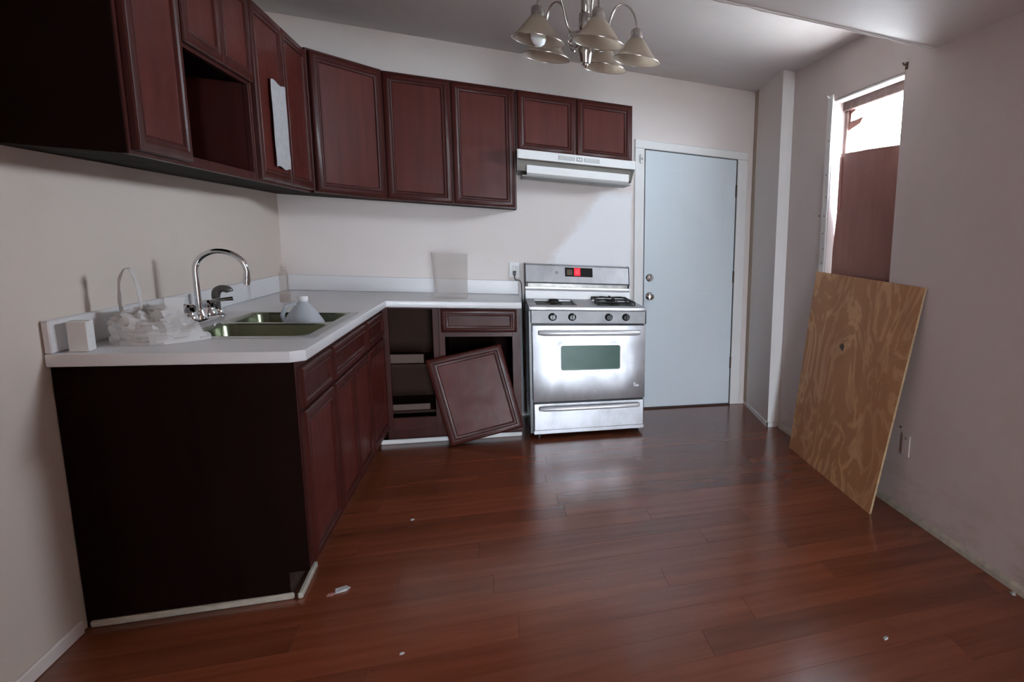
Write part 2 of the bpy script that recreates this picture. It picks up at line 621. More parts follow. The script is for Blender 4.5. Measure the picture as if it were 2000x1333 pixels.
# baseboards
qr = lambda: None
bb = MB()
bb.prism([(XW - .0005, 0), (XW - .018, 0), (XW - .014, .022), (XW - .0005, .034)], -.80, YR + .01, 'y')
struct('baseboard_right', bb, 'shoe_white', 'thin off-white shoe strip along the right wall')
struct('baseboard_left', MB().box(.0005, .011, -2.52, YR + .01, 0, .045, .003), 'wall_paint', 'low painted strip along the left wall')
bb = MB()
bb.prism([(3.158, -.12), (3.0835, -.776), (3.0945, -.776), (3.17, -.12)], 0, .036)
bb.prism([(3.0835, -.776), (XW - .02, -.776), (XW - .02, -.766), (3.09, -.766)], 0, .036)
struct('baseboard_chase', bb, 'trim_paint', 'white baseboard around the boxed-out corner')
# white shoe strips below the base cabinets
struct('trim_3', MB().box(.013, .553, -2.497, -2.482, .0005, .024, .004), 'shoe_white', 'off-white strip under the dark cabinet end panel')
tr4 = struct('trim_4', MB().box(-.0075, .0075, -.13, .13, 0, .022, .003), 'shoe_white', 'short loose white strip at the cabinet corner', local=True)
tr4.location, tr4.rotation_euler = (.569, -2.37, .0006), (0, 0, .03)
struct('trim_5', MB().box(.56, 1.374, -.572, -.556, .0005, .03, .005), 'trim_paint', 'white shoe strip under the back cabinets')

# ------------------------------------------------------------------ door
DX0, DX1, DZ1 = 2.293, 3.030, 2.047
dm = MB()
dm.box(DX0, DX1, -.012, -.001, .014, DZ1, .002)
door = struct('door_1', dm, 'door_paint', 'pale blue-white painted door beside the stove')
for (a, b) in ((DX0 + .10, DX0 + .315), (DX1 - .315, DX1 - .10)):
    for (c, d) in ((1.70, 1.90), (.98, 1.60), (.22, .84)):
        p = MB()
        rect = lambda i, yy: [(a + i, yy, c + i), (b - i, yy, c + i), (b - i, yy, d - i), (a + i, yy, d - i)]
        p.rings([rect(0, -.0119), rect(.006, -.0126), rect(.016, -.0126), rect(.024, -.0122)], False, True)
        p.build('raised_panel', 'door_paint', door)
for hz in (1.80, 1.10, .37):
    h = MB()
    h.lathe([(0, -.05), (.0065, -.05), (.0065, .05), (0, .05)], (DX1 + .003, -.014, hz), 10)
    h.box(DX1 - .004, DX1 + .012, -.0145, -.0115, hz - .048, hz + .048)
    h.build('hinge', 'brass_dark', door, 30)
k = MB()
k.lathe([(0, 0), (.032, 0), (.032, -.006), (.028, -.010), (.012, -.012), (.011, -.030), (.018, -.036), (.027, -.046), (.028, -.056), (.022, -.064), (.008, -.067), (0, -.067)],
        (DX0 + .045, -.012, .925), 24, 'y')
k.build('door_knob', 'chrome', door, 40)
k = MB()
k.lathe([(0, 0), (.031, 0), (.031, -.007), (.024, -.014), (0, -.015)], (DX0 + .045, -.012, 1.072), 24, 'y')
k.box(DX0 + .041, DX0 + .058, -.045, -.022, 1.062, 1.102, .003)
k.build('deadbolt', 'chrome', door, 40)
MB().box(DX0 - .005, DX1 + .008, -.03, -.001, .0008, .010, .002).build('threshold', 'toe_kick', door)
MB().box(DX0 - .007, DX0 - .001, -.004, -.0008, .01, DZ1 + .006).build('door_gap', 'dull_black', door)  # black strips paint the shade in the gap around the door
MB().box(DX1 + .001, DX1 + .010, -.004, -.0008, .01, DZ1 + .006).build('door_gap', 'dull_black', door)
MB().box(DX0 - .007, DX1 + .010, -.004, -.0008, DZ1 + .001, DZ1 + .007).build('door_gap', 'dull_black', door)


def casing(name, x0, x1, z0, z1, label):
    struct(name, MB().box(x0, x1, -.018, -.001, z0, z1, .004), 'trim_paint', label)


casing('trim_6', 2.214, DX0 - .007, 0.001, 2.054, 'white door casing on the stove side')
casing('trim_7', DX1 + .010, 3.125, 0.001, 2.054, 'white door casing on the hinge side')
casing('trim_8', 2.214, 3.125, 2.055, 2.118, 'white head casing over the door')
ds = empty('door_sensor', (2.262, -.018, 1.96), 0, 'small white door contact on the upper left door casing', 'sensor')
MB().box(2.250, 2.276, -.032, -.0185, 1.942, 2.01, .004).build('sensor_case', 'plastic_white', ds)
MB().box(2.256, 2.270, -.0335, -.0322, 1.965, 1.985, .0005).build('sensor_seam', 'grille_grey', ds)

# ------------------------------------------------------------------ window
win = struct('window_1', MB().box(XW + .06, XW + .12, WY0 + .002, WY1 - .002, WZ1 - .066, WZ1 - .002, .004), 'old_wood', 'small bright window opening high in the right wall')
MB().box(XW + .07, XW + .125, WY1 - .05, WY1 - .012, WZ0 + .03, WZ1 - .067, .004).build('frame_stile', 'old_wood', win)
MB().box(XW + .07, XW + .125, WY0 + .002, WY0 + .03, WZ0 + .03, WZ1 - .067, .004).build('frame_stile', 'old_wood', win)
MB().box(XW + .02, XW + .125, WY0 + .002, WY1 - .002, WZ0, WZ0 + .03, .004).build('window_sill', 'trim_paint', win)
MB().box(XW + .002, XW + .055, WY0 + .002, WY1 - .002, WZ1 - .016, WZ1 - .002, .003).build('head_stop', 'trim_paint', win)
MB().prism([(WY1 - .051, 2.165), (WY1 - .23, 2.175), (WY1 - .19, 2.14), (WY1 - .051, 2.115)], XW + .085, XW + .105, 'x').build('broken_sash_rail', 'red_board', win)
MB().prism([(WY1 - .051, 2.246), (WY1 - .13, 2.246), (WY1 - .12, 2.225), (WY1 - .075, 2.215), (WY1 - .07, 2.167), (WY1 - .051, 2.166)], XW + .085, XW + .1, 'x').build('broken_sash_corner', 'red_board', win)
cs = struct('trim_9', MB().box(XW - .012, XW - .0005, WY1 + .002, WY1 + .075, WZ0, WZ1 + .03, .003), 'trim_paint', 'white casing strip with nail heads beside the window')
for k, zz in enumerate((2.05, 1.84, 1.70, 1.58, 1.47, 1.37, 1.28)):
    MB().lathe([(0, -.0025), (.0045, -.002), (.0045, 0), (0, 0)], (XW - .012, WY1 + .03 + .008 * math.sin(k * 2.1), zz), 8, 'x').build('nail', 'brass_dark', cs)
bd = empty('window_board', (XW + .05, -1.83, WZ0 + .031), 0, 'reddish brown board covering the lower part of the window', 'board')
MB().prism([(WY0 + .0025, WZ0 + .031), (WY1 - .004, WZ0 + .031), (WY1 - .006, 1.37), (WY1 - .042, 1.66), (WY1 - .045, 1.968), (-1.8, 1.962), (WY0 + .0025, 1.945)],
           XW + .045, XW + .058, 'x').build('panel', 'red_board', bd)
MB().box(XW + .036, XW + .0445, WY1 - .075, WY1 - .048, 1.62, 1.95, .003).build('edge_strip', 'red_board', bd)
for i, (yy, zz, r) in enumerate(((WY0 - .055 + .04, 2.325, 1.), (WY1 + .055, 2.315, .8))):
    b = empty('curtain_bracket', (XW - .003, yy, zz), 0,
              ('dark rusty curtain bracket stub at the upper right window corner', 'small pale bracket stub at the upper left window corner')[i], 'bracket', 'curtain bracket stubs')
    mt = ('brass_dark', 'plastic_white')[i]
    MB().box(XW - .004, XW - .0005, yy - .012 * r, yy + .012 * r, zz - .018 * r, zz + .018 * r, .001).build('plate', mt, b)
    MB().tube([(XW - .004, yy, zz), (XW - .02, yy, zz + .002), (XW - .026, yy, zz + .012)], .006 * r, 8).build('hook', mt, b, 40)


# ------------------------------------------------------------------ cabinet parts
def door_front(parent, x0, x1, z0, z1, yb=-.0008, name='cabinet_door', fr=.052, horizontal=False, place=None, mats=('cherry_vertical', 'cherry_panel')):
    """framed door with stepped moulding; front faces local -y, back at y = yb"""
    mb = MB()
    P = [(0, 0), (0, -.013), (.004, -.0175), (.010, -.020), (fr * .55, -.020), (fr * .68, -.0165), (fr * .76, -.0165), (fr * .80, -.0185), (fr * .90, -.0175), (fr, -.0095)]
    rect = lambda i, yy: [(x0 + i, yb + yy, z0 + i), (x1 - i, yb + yy, z0 + i), (x1 - i, yb + yy, z1 - i), (x0 + i, yb + yy, z1 - i)]
    mb.rings([rect(*p) for p in P], True, False)
    m = ('cherry_horizontal' if horizontal else mats[0])
    o = mb.build(name, m, parent, 25, local=True)
    pn = MB().add(rect(fr * .985, -.0098) , [(0, 1, 2, 3)])
    i2 = fr + .004
    pn = MB().rings([rect(fr * .96, -.0075), rect(fr * .97, -.0105), rect(i2, -.0105)], False, True)
    pn.build('center_panel', 'cherry_horizontal' if horizontal else mats[1], o, local=True)
    return o


def frame_boards(parent, boards, mat='cherry_vertical', name='face_frame'):
    mb = MB()
    for (x0, x1, z0, z1) in boards:
        mb.box(x0, x1, 0, .019, z0, z1, .0008)
    return mb.build(name, mat, parent, local=True)


def carcass(parent, W, D, z0, z1, t=.016, floor_t=None, top=True, name='carcass', mat='cabinet_side', y0=.0192):
    mb = MB()
    mb.box(.0005, t, y0, D, z0, z1)
    mb.box(W - t, W - .0005, y0, D, z0, z1)
    mb.box(t, W - t, D - .006, D, z0, z1)
    mb.box(t, W - t, y0, D - .006, z0, z0 + t)
    if top:
        mb.box(t, W - t, y0, D - .006, z1 - t, z1)
    return mb.build(name, mat, parent, local=True)


WG = 'wall cabinets along the left and back walls'
BG_ = 'base cabinets under the white counter'
ZU0, ZU1 = 1.524, 2.296
FX = .308                      # left run face plane
R90 = PI / 2
G = .0015
# left run: local x runs with world y, front faces +x
c1 = empty('wall_cabinet', (FX, -2.665, ZU0), R90, 'dark single-door wall cabinet with plain end panel, nearest on the left wall', 'cabinet', WG)
W = .402
carcass(c1, W, FX - .003, 0, ZU1 - ZU0)
frame_boards(c1, [(0, .03, 0, .772), (W - .03, W, 0, .772), (.03, W - .03, 0, .03), (.03, W - .03, .742, .772)])
door_front(c1, .018, W - .012, .012, .760)
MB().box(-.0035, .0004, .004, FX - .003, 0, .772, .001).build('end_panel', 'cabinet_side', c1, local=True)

c2 = empty('wall_cabinet', (FX, -2.262, ZU0), R90, 'dark wall cabinet with open black niche below two short doors', 'cabinet', WG)
W = .716
carcass(c2, W, FX - .003, 0, .772)
frame_boards(c2, [(0, .03, 0, .772), (W - .03, W, 0, .772), (.03, W - .03, 0, .035), (.03, W - .03, .742, .772), (.03, W - .03, .395, .425)])
MB().box(.0165, W - .0165, .0195, FX - .012, .400, .416).build('shelf', 'cabinet_side', c2, local=True)
MB().box(W - .0305, W - .0165, .02, FX - .012, .0165, .3995).build('inner_side', 'cherry_vertical', c2, local=True)
door_front(c2, .012, W / 2 - G, .408, .762)
door_front(c2, W / 2 + G, W - .012, .408, .762)

c3 = empty('wall_cabinet', (FX, -1.545, ZU0), R90, 'dark two-door wall cabinet with a white paper stuck on its left door', 'cabinet', WG)
W = .914
carcass(c3, W, FX - .003, 0, .772)
frame_boards(c3, [(0, .03, 0, .772), (W - .03, W, 0, .772), (.03, W - .03, 0, .03), (.03, W - .03, .742, .772), (W / 2 - .02, W / 2 + .02, .03, .742)])
door_front(c3, .014, W / 2 - .003, .012, .760)
door_front(c3, W / 2 + .003, W - .012, .012, .760)
pp = MB()
rs = []
for i in range(9):
    zz = 1.607 + .389 * i / 8
    wob = .0035 * math.sin(i * 1.7) + .002 * math.sin(i * 4.1)
    rs.append([(.3312 + .0008 * math.sin(i * 2.3 + j), -1.338 + .232 * j / 6 + wob * (1 if j in (0, 6) else 0), zz + (.006 * math.sin(j * 1.3) if i in (0, 8) else 0)) for j in range(7)])
n0 = len(rs)
pp.rings(rs, cyclic=False)
pp.rings([[(x - .0006, a, b) for (x, a, b) in r] for r in rs], cyclic=False)
tag(pp.build('notice_paper', 'paper', None, 40), 'tall sheet of white paper stuck on a left wall cabinet door', 'paper')

# diagonal corner cabinet
cc = empty('corner_wall_cabinet', (0, 0, ZU0), 0, 'diagonal corner wall cabinet with a single brown door', 'cabinet', WG)
A, B = Vector((FX, -.630)), Vector((.622, -.308))
fo = [(.003, -.003), (.003, -.630), (A.x - .002, -.630), (.622, B.y + .002), (.622, -.003)]
MB().prism(fo, ZU0, ZU1).build('carcass', 'cabinet_side', cc)
dv = (B - A)
Ld = dv.length
ang = math.atan2(dv.y, dv.x)
dg = bpy.data.objects.new('front', None)
COL.objects.link(dg)
bpy.data.objects.remove(dg)


def diag(mbo):
    """move a local-front mesh object onto the diagonal face"""
    m = Matrix.Translation((A.x, A.y, 0)) @ Matrix.Rotation(ang, 4, 'Z') @ Matrix.Translation((0, -.0205, 0))
    mbo.data.transform(m)
    for ch in mbo.children:
        ch.data.transform(m)


ff = frame_boards(cc, [(.004, .03, 0, .772), (Ld - .03, Ld - .004, 0, .772), (.03, Ld - .03, 0, .03), (.03, Ld - .03, .742, .772)])
diag(ff)
dd = door_front(cc, .016, Ld - .016, .012, .760)
diag(dd)

# back run
FY = -.308
c5 = empty('wall_cabinet', (.624, FY, ZU0), 0, 'tall two-door brown wall cabinet on the back wall left of the hood', 'cabinet', WG)
W = .752
carcass(c5, W, -FY - .003, 0, .772)
frame_boards(c5, [(0, .03, 0, .772), (W - .03, W, 0, .772), (.03, W - .03, 0, .03), (.03, W - .03, .742, .772), (W / 2 - .02, W / 2 + .02, .03, .742)])
door_front(c5, .012, W / 2 - .003, .010, .762)
door_front(c5, W / 2 + .003, W - .010, .010, .762)
c6 = empty('wall_cabinet', (1.378, FY, 1.905), 0, 'short two-door brown wall cabinet above the white range hood', 'cabinet', WG)
W, H6 = .760, ZU1 - 1.905
carcass(c6, W, -FY - .003, 0, H6)
frame_boards(c6, [(0, .03, 0, H6), (W - .03, W, 0, H6), (.03, W - .03, 0, .03), (.03, W - .03, H6 - .03, H6), (W / 2 - .02, W / 2 + .02, .03, H6 - .03)])
door_front(c6, .010, W / 2 - .003, .008, H6 - .010)
door_front(c6, W / 2 + .003, W - .008, .008, H6 - .010)

# ------------------------------------------------------------------ base cabinets
ZB0, ZB1 = .10, .877
BX = .603
HB = ZB1


def base(y0, y1, label, drawers, doors):
    W = y1 - y0 - .001
    c = empty('base_cabinet', (BX, y0, 0), R90, label, 'cabinet', BG_)
    carcass(c, W, BX - .003, ZB0, ZB1, top=False)
    b = [(0, .035, ZB0, ZB1), (W - .035, W, ZB0, ZB1), (.035, W - .035, ZB0, ZB0 + .035), (.035, W - .035, ZB1 - .04, ZB1), (.035, W - .035, .675, .715)]
    if len(doors) > 1:
        b.append((W / 2 - .02, W / 2 + .02, ZB0 + .035, .675))
    frame_boards(c, b)
    for (a, d) in drawers:
        door_front(c, a, d, .705, .850, name='drawer_front', fr=.040, horizontal=True)
    for (a, d) in doors:
        door_front(c, a, d, .122, .690)
    MB().box(.001, W - .001, .062, .075, .001, ZB0 - .001).build('toe_kick', 'toe_kick', c, local=True)
    return c


b1 = base(-2.478, -1.985, 'dark base cabinet with one drawer at the near end of the counter', [(.022, .470)], [(.022, .470)])
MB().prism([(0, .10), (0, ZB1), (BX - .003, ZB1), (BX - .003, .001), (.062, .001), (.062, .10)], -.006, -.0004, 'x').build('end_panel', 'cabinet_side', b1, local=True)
b2 = base(-1.984, -1.190, 'wide dark two-door cabinet under the steel sink', [(.018, .776)], [(.018, .394), (.400, .776)])
b3 = base(-1.189, -.640, 'dark base cabinet with one drawer beside the inside corner', [(.018, .530)], [(.018, .530)])

# corner base with missing door
FYB = -.603
c4 = empty('base_cabinet', (.604, FYB, 0), 0, 'corner base cabinet with its door missing and shelves showing', 'cabinet', BG_)
W = .301
frame_boards(c4, [(0, .034, ZB0, ZB1), (W - .032, W, ZB0, ZB1), (.034, W - .032, ZB0, .178), (.034, W - .032, ZB1 - .010, ZB1)], 'cherry_vertical')
MB().box(-.28, W - .016, .57, .585, ZB0, ZB1).box(W - .016, W - .0005, .0195, .585, ZB0, ZB1).box(-.28, W - .017, .0195, .569, ZB0, .116)\
    .build('carcass', 'cabinet_inside', c4, local=True)
MB().box(-.27, W - .018, .10, .568, .485, .501).build('shelf', 'cabinet_inside', c4, local=True)
MB().box(-.27, W - .018, .12, .568, .178, .194).build('shelf', 'cabinet_inside', c4, local=True)
MB().box(-.10, W - .10, .14, .16, .502, .56, .002).build('drawer_box_side', 'shelf_wood', c4, local=True)
MB().box(-.08, W - .075, .13, .15, .195, .235, .002).build('cleat', 'shelf_wood', c4, local=True)
MB().box(-.003, W, .062, .075, .001, ZB0 - .001).build('toe_kick', 'cherry_vertical', c4, local=True)
c5b = empty('base_cabinet', (.906, FYB, 0), 0, 'red-brown drawer base cabinet beside the stove with its door fallen off', 'cabinet', BG_)
W = .469
carcass(c5b, W, -FYB - .003, ZB0, ZB1, top=False, mat='cabinet_side')
frame_boards(c5b, [(0, .032, ZB0, ZB1), (W - .050, W, ZB0, ZB1), (.032, W - .050, ZB0, .168), (.032, W - .050, ZB1 - .02, ZB1), (.032, W - .050, .692, .735)])
door_front(c5b, .014, W - .022, .722, .868, name='drawer_front', fr=.042, horizontal=True)
MB().box(0, W, .062, .075, .001, ZB0 - .001).build('toe_kick', 'cherry_vertical', c5b, local=True)

# fallen door leaning on the cabinet
ld = empty('loose_cabinet_door', (.955, -.715, .006), 0, 'detached red-brown cabinet door leaning crookedly against the back base cabinet', 'cabinet door')
dm = door_front(ld, 0, .437, 0, .562, yb=0, name='door_frame', fr=.055)
m = Matrix.Rotation(math.radians(-8.2), 4, 'X') @ Matrix.Rotation(math.radians(-13.0), 4, 'Y')
dm.data.transform(m)
for ch in dm.children:
    ch.data.transform(m)

# ------------------------------------------------------------------ countertop
ZC = .919
SX0, SX1, SY0, SY1 = .10, .590, -2.165, -1.335       # cut-out
CE = -2.508
ct = cells([.002, SX0, SX1, .600, .637, 1.384], [CE, CE + .037, SY0, SY1, -.637, -.002],
           lambda a, b: (b > -.637 or a < .637) and not (SX0 < a < SX1 and SY0 < b < SY1), .8785, ZC)
ct.v = [(.6185, CE + .0185, p[2]) if abs(p[0] - .637) < 1e-6 and abs(p[1] - CE) < 1e-6 else p for p in ct.v]
cto = empty('countertop', (.3, -1.2, .8785), 0, 'white laminate L-shaped countertop with backsplash', 'countertop')
ct.build('top', 'laminate_white', cto, 40, bevel=.006)
MB().box(.002, .021, CE + .003, -.022, ZC + .0005, ZC + .102, .004).build('backsplash', 'laminate_white', cto)
MB().box(.0215, 1.384, -.021, -.002, ZC + .0005, ZC + .102, .004).build('backsplash', 'laminate_white', cto)


# ------------------------------------------------------------------ sink
def rrect(x0, x1, y0, y1, r, z, n=6):
    pts = []
    for (cx_, cy_, a0) in ((x1 - r, y1 - r, 0), (x0 + r, y1 - r, 90), (x0 + r, y0 + r, 180), (x1 - r, y0 + r, 270)):
        for k in range(n + 1):
            a = math.radians(a0 + 90 * k / n)
            pts.append((cx_ + r * math.cos(a), cy_ + r * math.sin(a), z))
    return pts


sk = empty('sink', (.35, -1.75, ZC), 0, 'stainless double-bowl sink set into the white counter', 'sink')
bowls = ((.205, .572, -2.150, -1.772), (.205, .572, -1.732, -1.352))
ox0, ox1, oy0, oy1 = .072, .608, -2.195, -1.312
zt = ZC + .004
xs = [ox0, .205 - .012, .572 + .012, ox1]
ys = [oy0, -2.150 - .012, -1.772 + .012, -1.732 - .012, -1.352 + .012, oy1]
rim = cells(xs, ys, lambda a, b: not (xs[1] < a < xs[2] and (ys[1] < b < ys[2] or ys[3] < b < ys[4])), ZC + .0006, zt)
rim.build('rim', 'stainless_plain', sk, 40)
for (a, b, c, d) in bowls:
    mb = MB()
    e = .012
    mb.rings([rrect(a - e, b + e, c - e, d + e, .0005, zt), rrect(a, b, c, d, .06, zt - .001), rrect(a + .005, b - .005, c + .005, d - .005, .058, zt - .012),
              rrect(a + .014, b - .014, c + .014, d - .014, .055, zt - .150), rrect(a + .034, b - .034, c + .034, d - .034, .045, zt - .170),
              rrect(a + .13, b - .13, c + .13, d - .13, .02, zt - .174)], False, True)
    bo = mb.build('basin', 'sink_steel', sk, 50, fix=False)
    cxm, cym = (a + b) / 2, (c + d) / 2
    dr = MB().lathe([(.052, 0), (.050, .003), (.040, .003), (.034, -.001), (.012, -.001), (.010, .004), (0, .004)], (cxm, cym, zt - .1735), 20)
    dr.build('drain', 'chrome', bo, 40)

fa = empty('faucet', (.130, -1.75, zt), 0, 'chrome gooseneck kitchen faucet with two lever handles', 'faucet')
fx, fy = .128, -1.74
mb = MB()
mb.rings([rrect(fx - .028, fx + .030, fy - .135, fy + .135, .026, zt + .0008), rrect(fx - .028, fx + .030, fy - .135, fy + .135, .026, zt + .014),
          rrect(fx - .022, fx + .024, fy - .128, fy + .128, .022, zt + .020)], True, True)
mb.build('deck_plate', 'chrome', fa, 40)
mb = MB().lathe([(.024, .020), (.022, .034), (.017, .046), (.015, .058), (0, .058)], (fx, fy, zt), 20)
mb.build('spout_base', 'chrome', fa, 40)
R = .082
pts = [(fx, fy, zt + .04), (fx, fy, zt + .12), (fx, fy, zt + .205)]
zc = zt + .215
for k in range(0, 19):
    a = PI - (PI * 1.06) * k / 18
    pts.append((fx + R + R * math.cos(a), fy + .01 * k / 18, zc + R * math.sin(a)))
mb = MB().tube(pts, .0105, 14)
sp = mb.build('spout', 'chrome', fa, 60)
pe = Vector(pts[-1])
dr = (Vector(pts[-1]) - Vector(pts[-2])).normalized()
MB().tube([pe - dr * .002, pe + dr * .012, pe + dr * .013, pe + dr * .030, pe + dr * .031, pe + dr * .04], [.0115, .0115, .013, .013, .0115, .0115], 16).build('aerator', 'chrome', sp, 40)
for s in (-1, 1):
    hy = fy + s * .102
    mb = MB().lathe([(.027, .019), (.028, .030), (.020, .042), (.018, .052), (.023, .060), (.024, .074), (.016, .084), (0, .086)], (fx, hy, zt), 20)
    ho = mb.build('handle_hub', 'chrome', fa, 40)
    q = MB()
    dx, dy = (.078, .018 * s) if s > 0 else (-.03, -.055)
    q.tube([(fx, hy, zt + .076), (fx + dx * .4, hy + dy * .4, zt + .084), (fx + dx, hy + dy, zt + .090)], [.008, .0075, .009], 10)
    q.build('lever', 'chrome', ho, 60)
sy = fy + .235
spd = empty('sink_sprayer', (.118, sy, zt), 0, 'dark curved pull-out sprayer standing beside the faucet', 'sprayer')
MB().lathe([(.024, .0005), (.024, .006), (.017, .014), (.015, .032), (0, .033)], (.118, sy, zt), 18).build('base_collar', 'chrome', spd, 40)
MB().tube([(.118, sy, zt + .028), (.115, sy, zt + .06), (.114, sy, zt + .09), (.120, sy, zt + .113), (.138, sy, zt + .123), (.158, sy, zt + .118), (.164, sy, zt + .108)],
          [.010, .013, .0155, .016, .0155, .016, .013], 14, smooth=4).build('spray_head', 'sprayer_grey', spd, 60)

# ------------------------------------------------------------------ things on the counter and in the sink
jg = empty('plastic_jug', (.428, -1.515, .7525), 0, 'cloudy white gallon jug standing in the far sink bowl', 'jug')
mb = MB().lathe([(0, 0), (.060, 0), (.074, .004), (.078, .014), (.078, .120), (.079, .138), (.072, .158), (.050, .196), (.030, .226), (.020, .238), (.0175, .243), (.0175, .255), (.0, .255)],
                (.428, -1.515, .7525), 32)
mb.build('body', 'jug_plastic', jg, 50)
MB().lathe([(.0195, .2445), (.0205, .247), (.0205, .264), (.018, .267), (0, .267)], (.428, -1.515, .7525), 24).build('cap', 'plastic_white', jg, 40)
MB().tube([(.428 - .022, -1.515 - .02, .7525 + .234), (.428 - .058, -1.515 - .03, .7525 + .222), (.428 - .072, -1.515 - .035, .7525 + .18), (.428 - .066, -1.515 - .030, .7525 + .15)], .009, 10).build('handle', 'jug_plastic', jg, 60)

bt = empty('clear_bottle', (.190, -.79, ZC + .0008), 0, 'slim clear bottle with tan cap in the counter corner', 'bottle')
z0 = ZC + .0008
MB().lathe([(0, 0), (.022, 0), (.0245, .004), (.0245, .05), (.021, .06), (.0205, .11), (.0215, .13), (.019, .155), (.013, .172), (.0115, .178), (.0115, .192), (0, .192)],
           (.190, -.79, z0), 24).build('body', 'clear_bottle', bt, 50)
MB().lathe([(.0128, .180), (.0135, .182), (.0135, .205), (.012, .208), (0, .208)], (.190, -.79, z0), 20).build('cap', 'cloudy_plastic', bt, 40)
MB().lathe([(0, .003), (.0215, .003), (.0225, .006), (.0225, .040), (0, .040)], (.190, -.79, z0), 20).build('dregs', 'clear_bottle', bt, 40)

pt = empty('plastic_container', (.968, -.40, ZC + .0008), 0, 'tall cloudy clear plastic bin standing on the back counter', 'container')
mb = MB()
cx0, cx1, cy0, cy1 = .882, 1.064, -.475, -.345
ring = lambda g, z: rrect(cx0 - g, cx1 + g * .5, cy0 - g, cy1 + g, .022, z)
mb.rings([ring(-.020, z0 + .006), ring(-.004, z0 + .001), ring(0, z0 + .006), ring(.006, z0 + .12), ring(.013, z0 + .283), ring(.017, z0 + .285), ring(.017, z0 + .291), ring(.011, z0 + .291),
          ring(.003, z0 + .12), ring(-.003, z0 + .012), ring(-.02, z0 + .010)], True, True)
mb.build('bin', 'cloudy_plastic', pt, 50)

# crumpled plastic bag with one loop standing up
bgm = MB()
cxb, cyb = .158, -2.215
NU, NV = 44, 22
rs = []
for j in range(NV + 1):
    v = j / NV
    ring_ = []
    for i in range(NU):
        a = 2 * PI * i / NU
        env = math.sin(PI * (.5 * v + .5)) if v > 0 else 1
        prof = (1 - v ** 2.2) ** .55
        rx, ry = .112 * prof, .150 * prof
        zz = .118 * v
        p = Vector((math.cos(a), math.sin(a), v * 1.4))
        nz = noise.noise(p * 2.1 + Vector((3.1, 0, 0))) * .55 + noise.noise(p * 5.2) * .34 + abs(noise.noise(p * 8.0)) * -.5
        k = 1 + .42 * nz * (0.35 + v)
        tail = max(0, math.cos(a - .35)) ** 6 * .030 * (1 - v) ** 1.5
        zr = zz * (1 + .5 * nz) + .010 * abs(noise.noise(p * 7)) * (1 if v > .02 else 0)
        lean = -.018 * v
        ring_.append((max(.026, cxb + lean + (rx + tail) * k * math.cos(a)), cyb + ry * k * math.sin(a) * .95, ZC + .0012 + max(0, zr)))
    rs.append(ring_)
bgm.rings(rs, True, True)
bag = empty('plastic_bag', (cxb, cyb, ZC + .001), 0, 'crumpled white plastic bag with a loop handle on the counter', 'bag')
bgm.build('bag_body', 'bag_film', bag, 28)
lp = MB()
base_a, base_b = Vector((.075, -2.235, ZC + .10)), Vector((.135, -2.215, ZC + .10))
pts = []
for k in range(17):
    s = k / 16
    a = PI * s
    mid = (base_a + base_b) / 2
    pts.append((mid.x - math.cos(a) * .027 * (1 + .15 * math.sin(a * 2)), mid.y, ZC + .095 + .155 * math.sin(a) ** .75))
prs = []
for k, p in enumerate(pts):
    w_ = .012 + .004 * math.sin(k * 1.9)
    prs.append([(p[0], p[1] - w_, p[2]), (p[0], p[1] + w_, p[2] + .002), (p[0] + .0016, p[1] + w_, p[2] + .0028), (p[0] + .0016, p[1] - w_, p[2] + .0008)])
lp.rings(prs, True, True)
lp.build('bag_loop', 'bag_film', bag, 60)
fl_ = MB()
prs = []
for k in range(8):
    s = k / 7
    prs.append([(.160 + .012 * s + .01 * math.sin(s * 5), -2.16 + .02 * s, ZC + .045 + .098 * s), (.192 + .004 * s, -2.10 + .03 * s + .008 * math.sin(s * 7), ZC + .04 + .100 * s),
                (.194 + .004 * s, -2.102 + .03 * s + .008 * math.sin(s * 7), ZC + .04 + .100 * s), (.162 + .012 * s + .01 * math.sin(s * 5), -2.163 + .02 * s, ZC + .045 + .098 * s)])
fl_.rings(prs, True, True)
fl_.build('bag_flap', 'bag_film', bag, 60)

cb = empty('white_carton', (.062, -2.44, ZC + .001), .12, 'small upright white carton at the wall end of the counter', 'carton')
MB().box(-.022, .022, -.030, .030, 0, .094, .002).build('carton_body', 'plastic_white', cb, local=True)
MB().box(-.021, .021, -.0005, .0005, .0942, .0960).build('carton_flap', 'plastic_white', cb, local=True)

# ------------------------------------------------------------------ range hood
hd = empty('range_hood', (1.76, 0, 1.76), 0, 'white under-cabinet range hood above the stove', 'range hood')
hx0, hx1 = 1.380, 2.137
for a in (hx0, hx1 - .004):
    MB().prism([(-.003, 1.9035), (-.448, 1.9035), (-.448, 1.850), (-.30, 1.768), (-.003, 1.762)], a, a + .004, 'x').build('side_plate', 'enamel_white', hd)
MB().box(hx0 + .0045, hx1 - .0045, -.452, -.440, 1.846, 1.9035, .002).build('front_lip', 'enamel_white', hd)
MB().prism([(-.004, 1.9035), (-.4395, 1.9035), (-.4395, 1.862), (-.32, 1.848), (-.29, 1.782), (-.004, 1.770)], hx0 + .0045, hx1 - .0045, 'x').build('underside', 'hood_inside', hd)
MB().prism([(-.372, 1.816), (-.352, 1.822), (-.300, 1.816), (-.285, 1.758), (-.350, 1.752), (-.370, 1.766)], hx0 + .060, hx1 - .030, 'x').build('light_lens', 'plastic_white', hd, 30)
MB().box(hx0 + .03, hx1 - .012, -.345, -.05, 1.744, 1.7515, .002).build('filter_panel', 'grille_grey', hd)
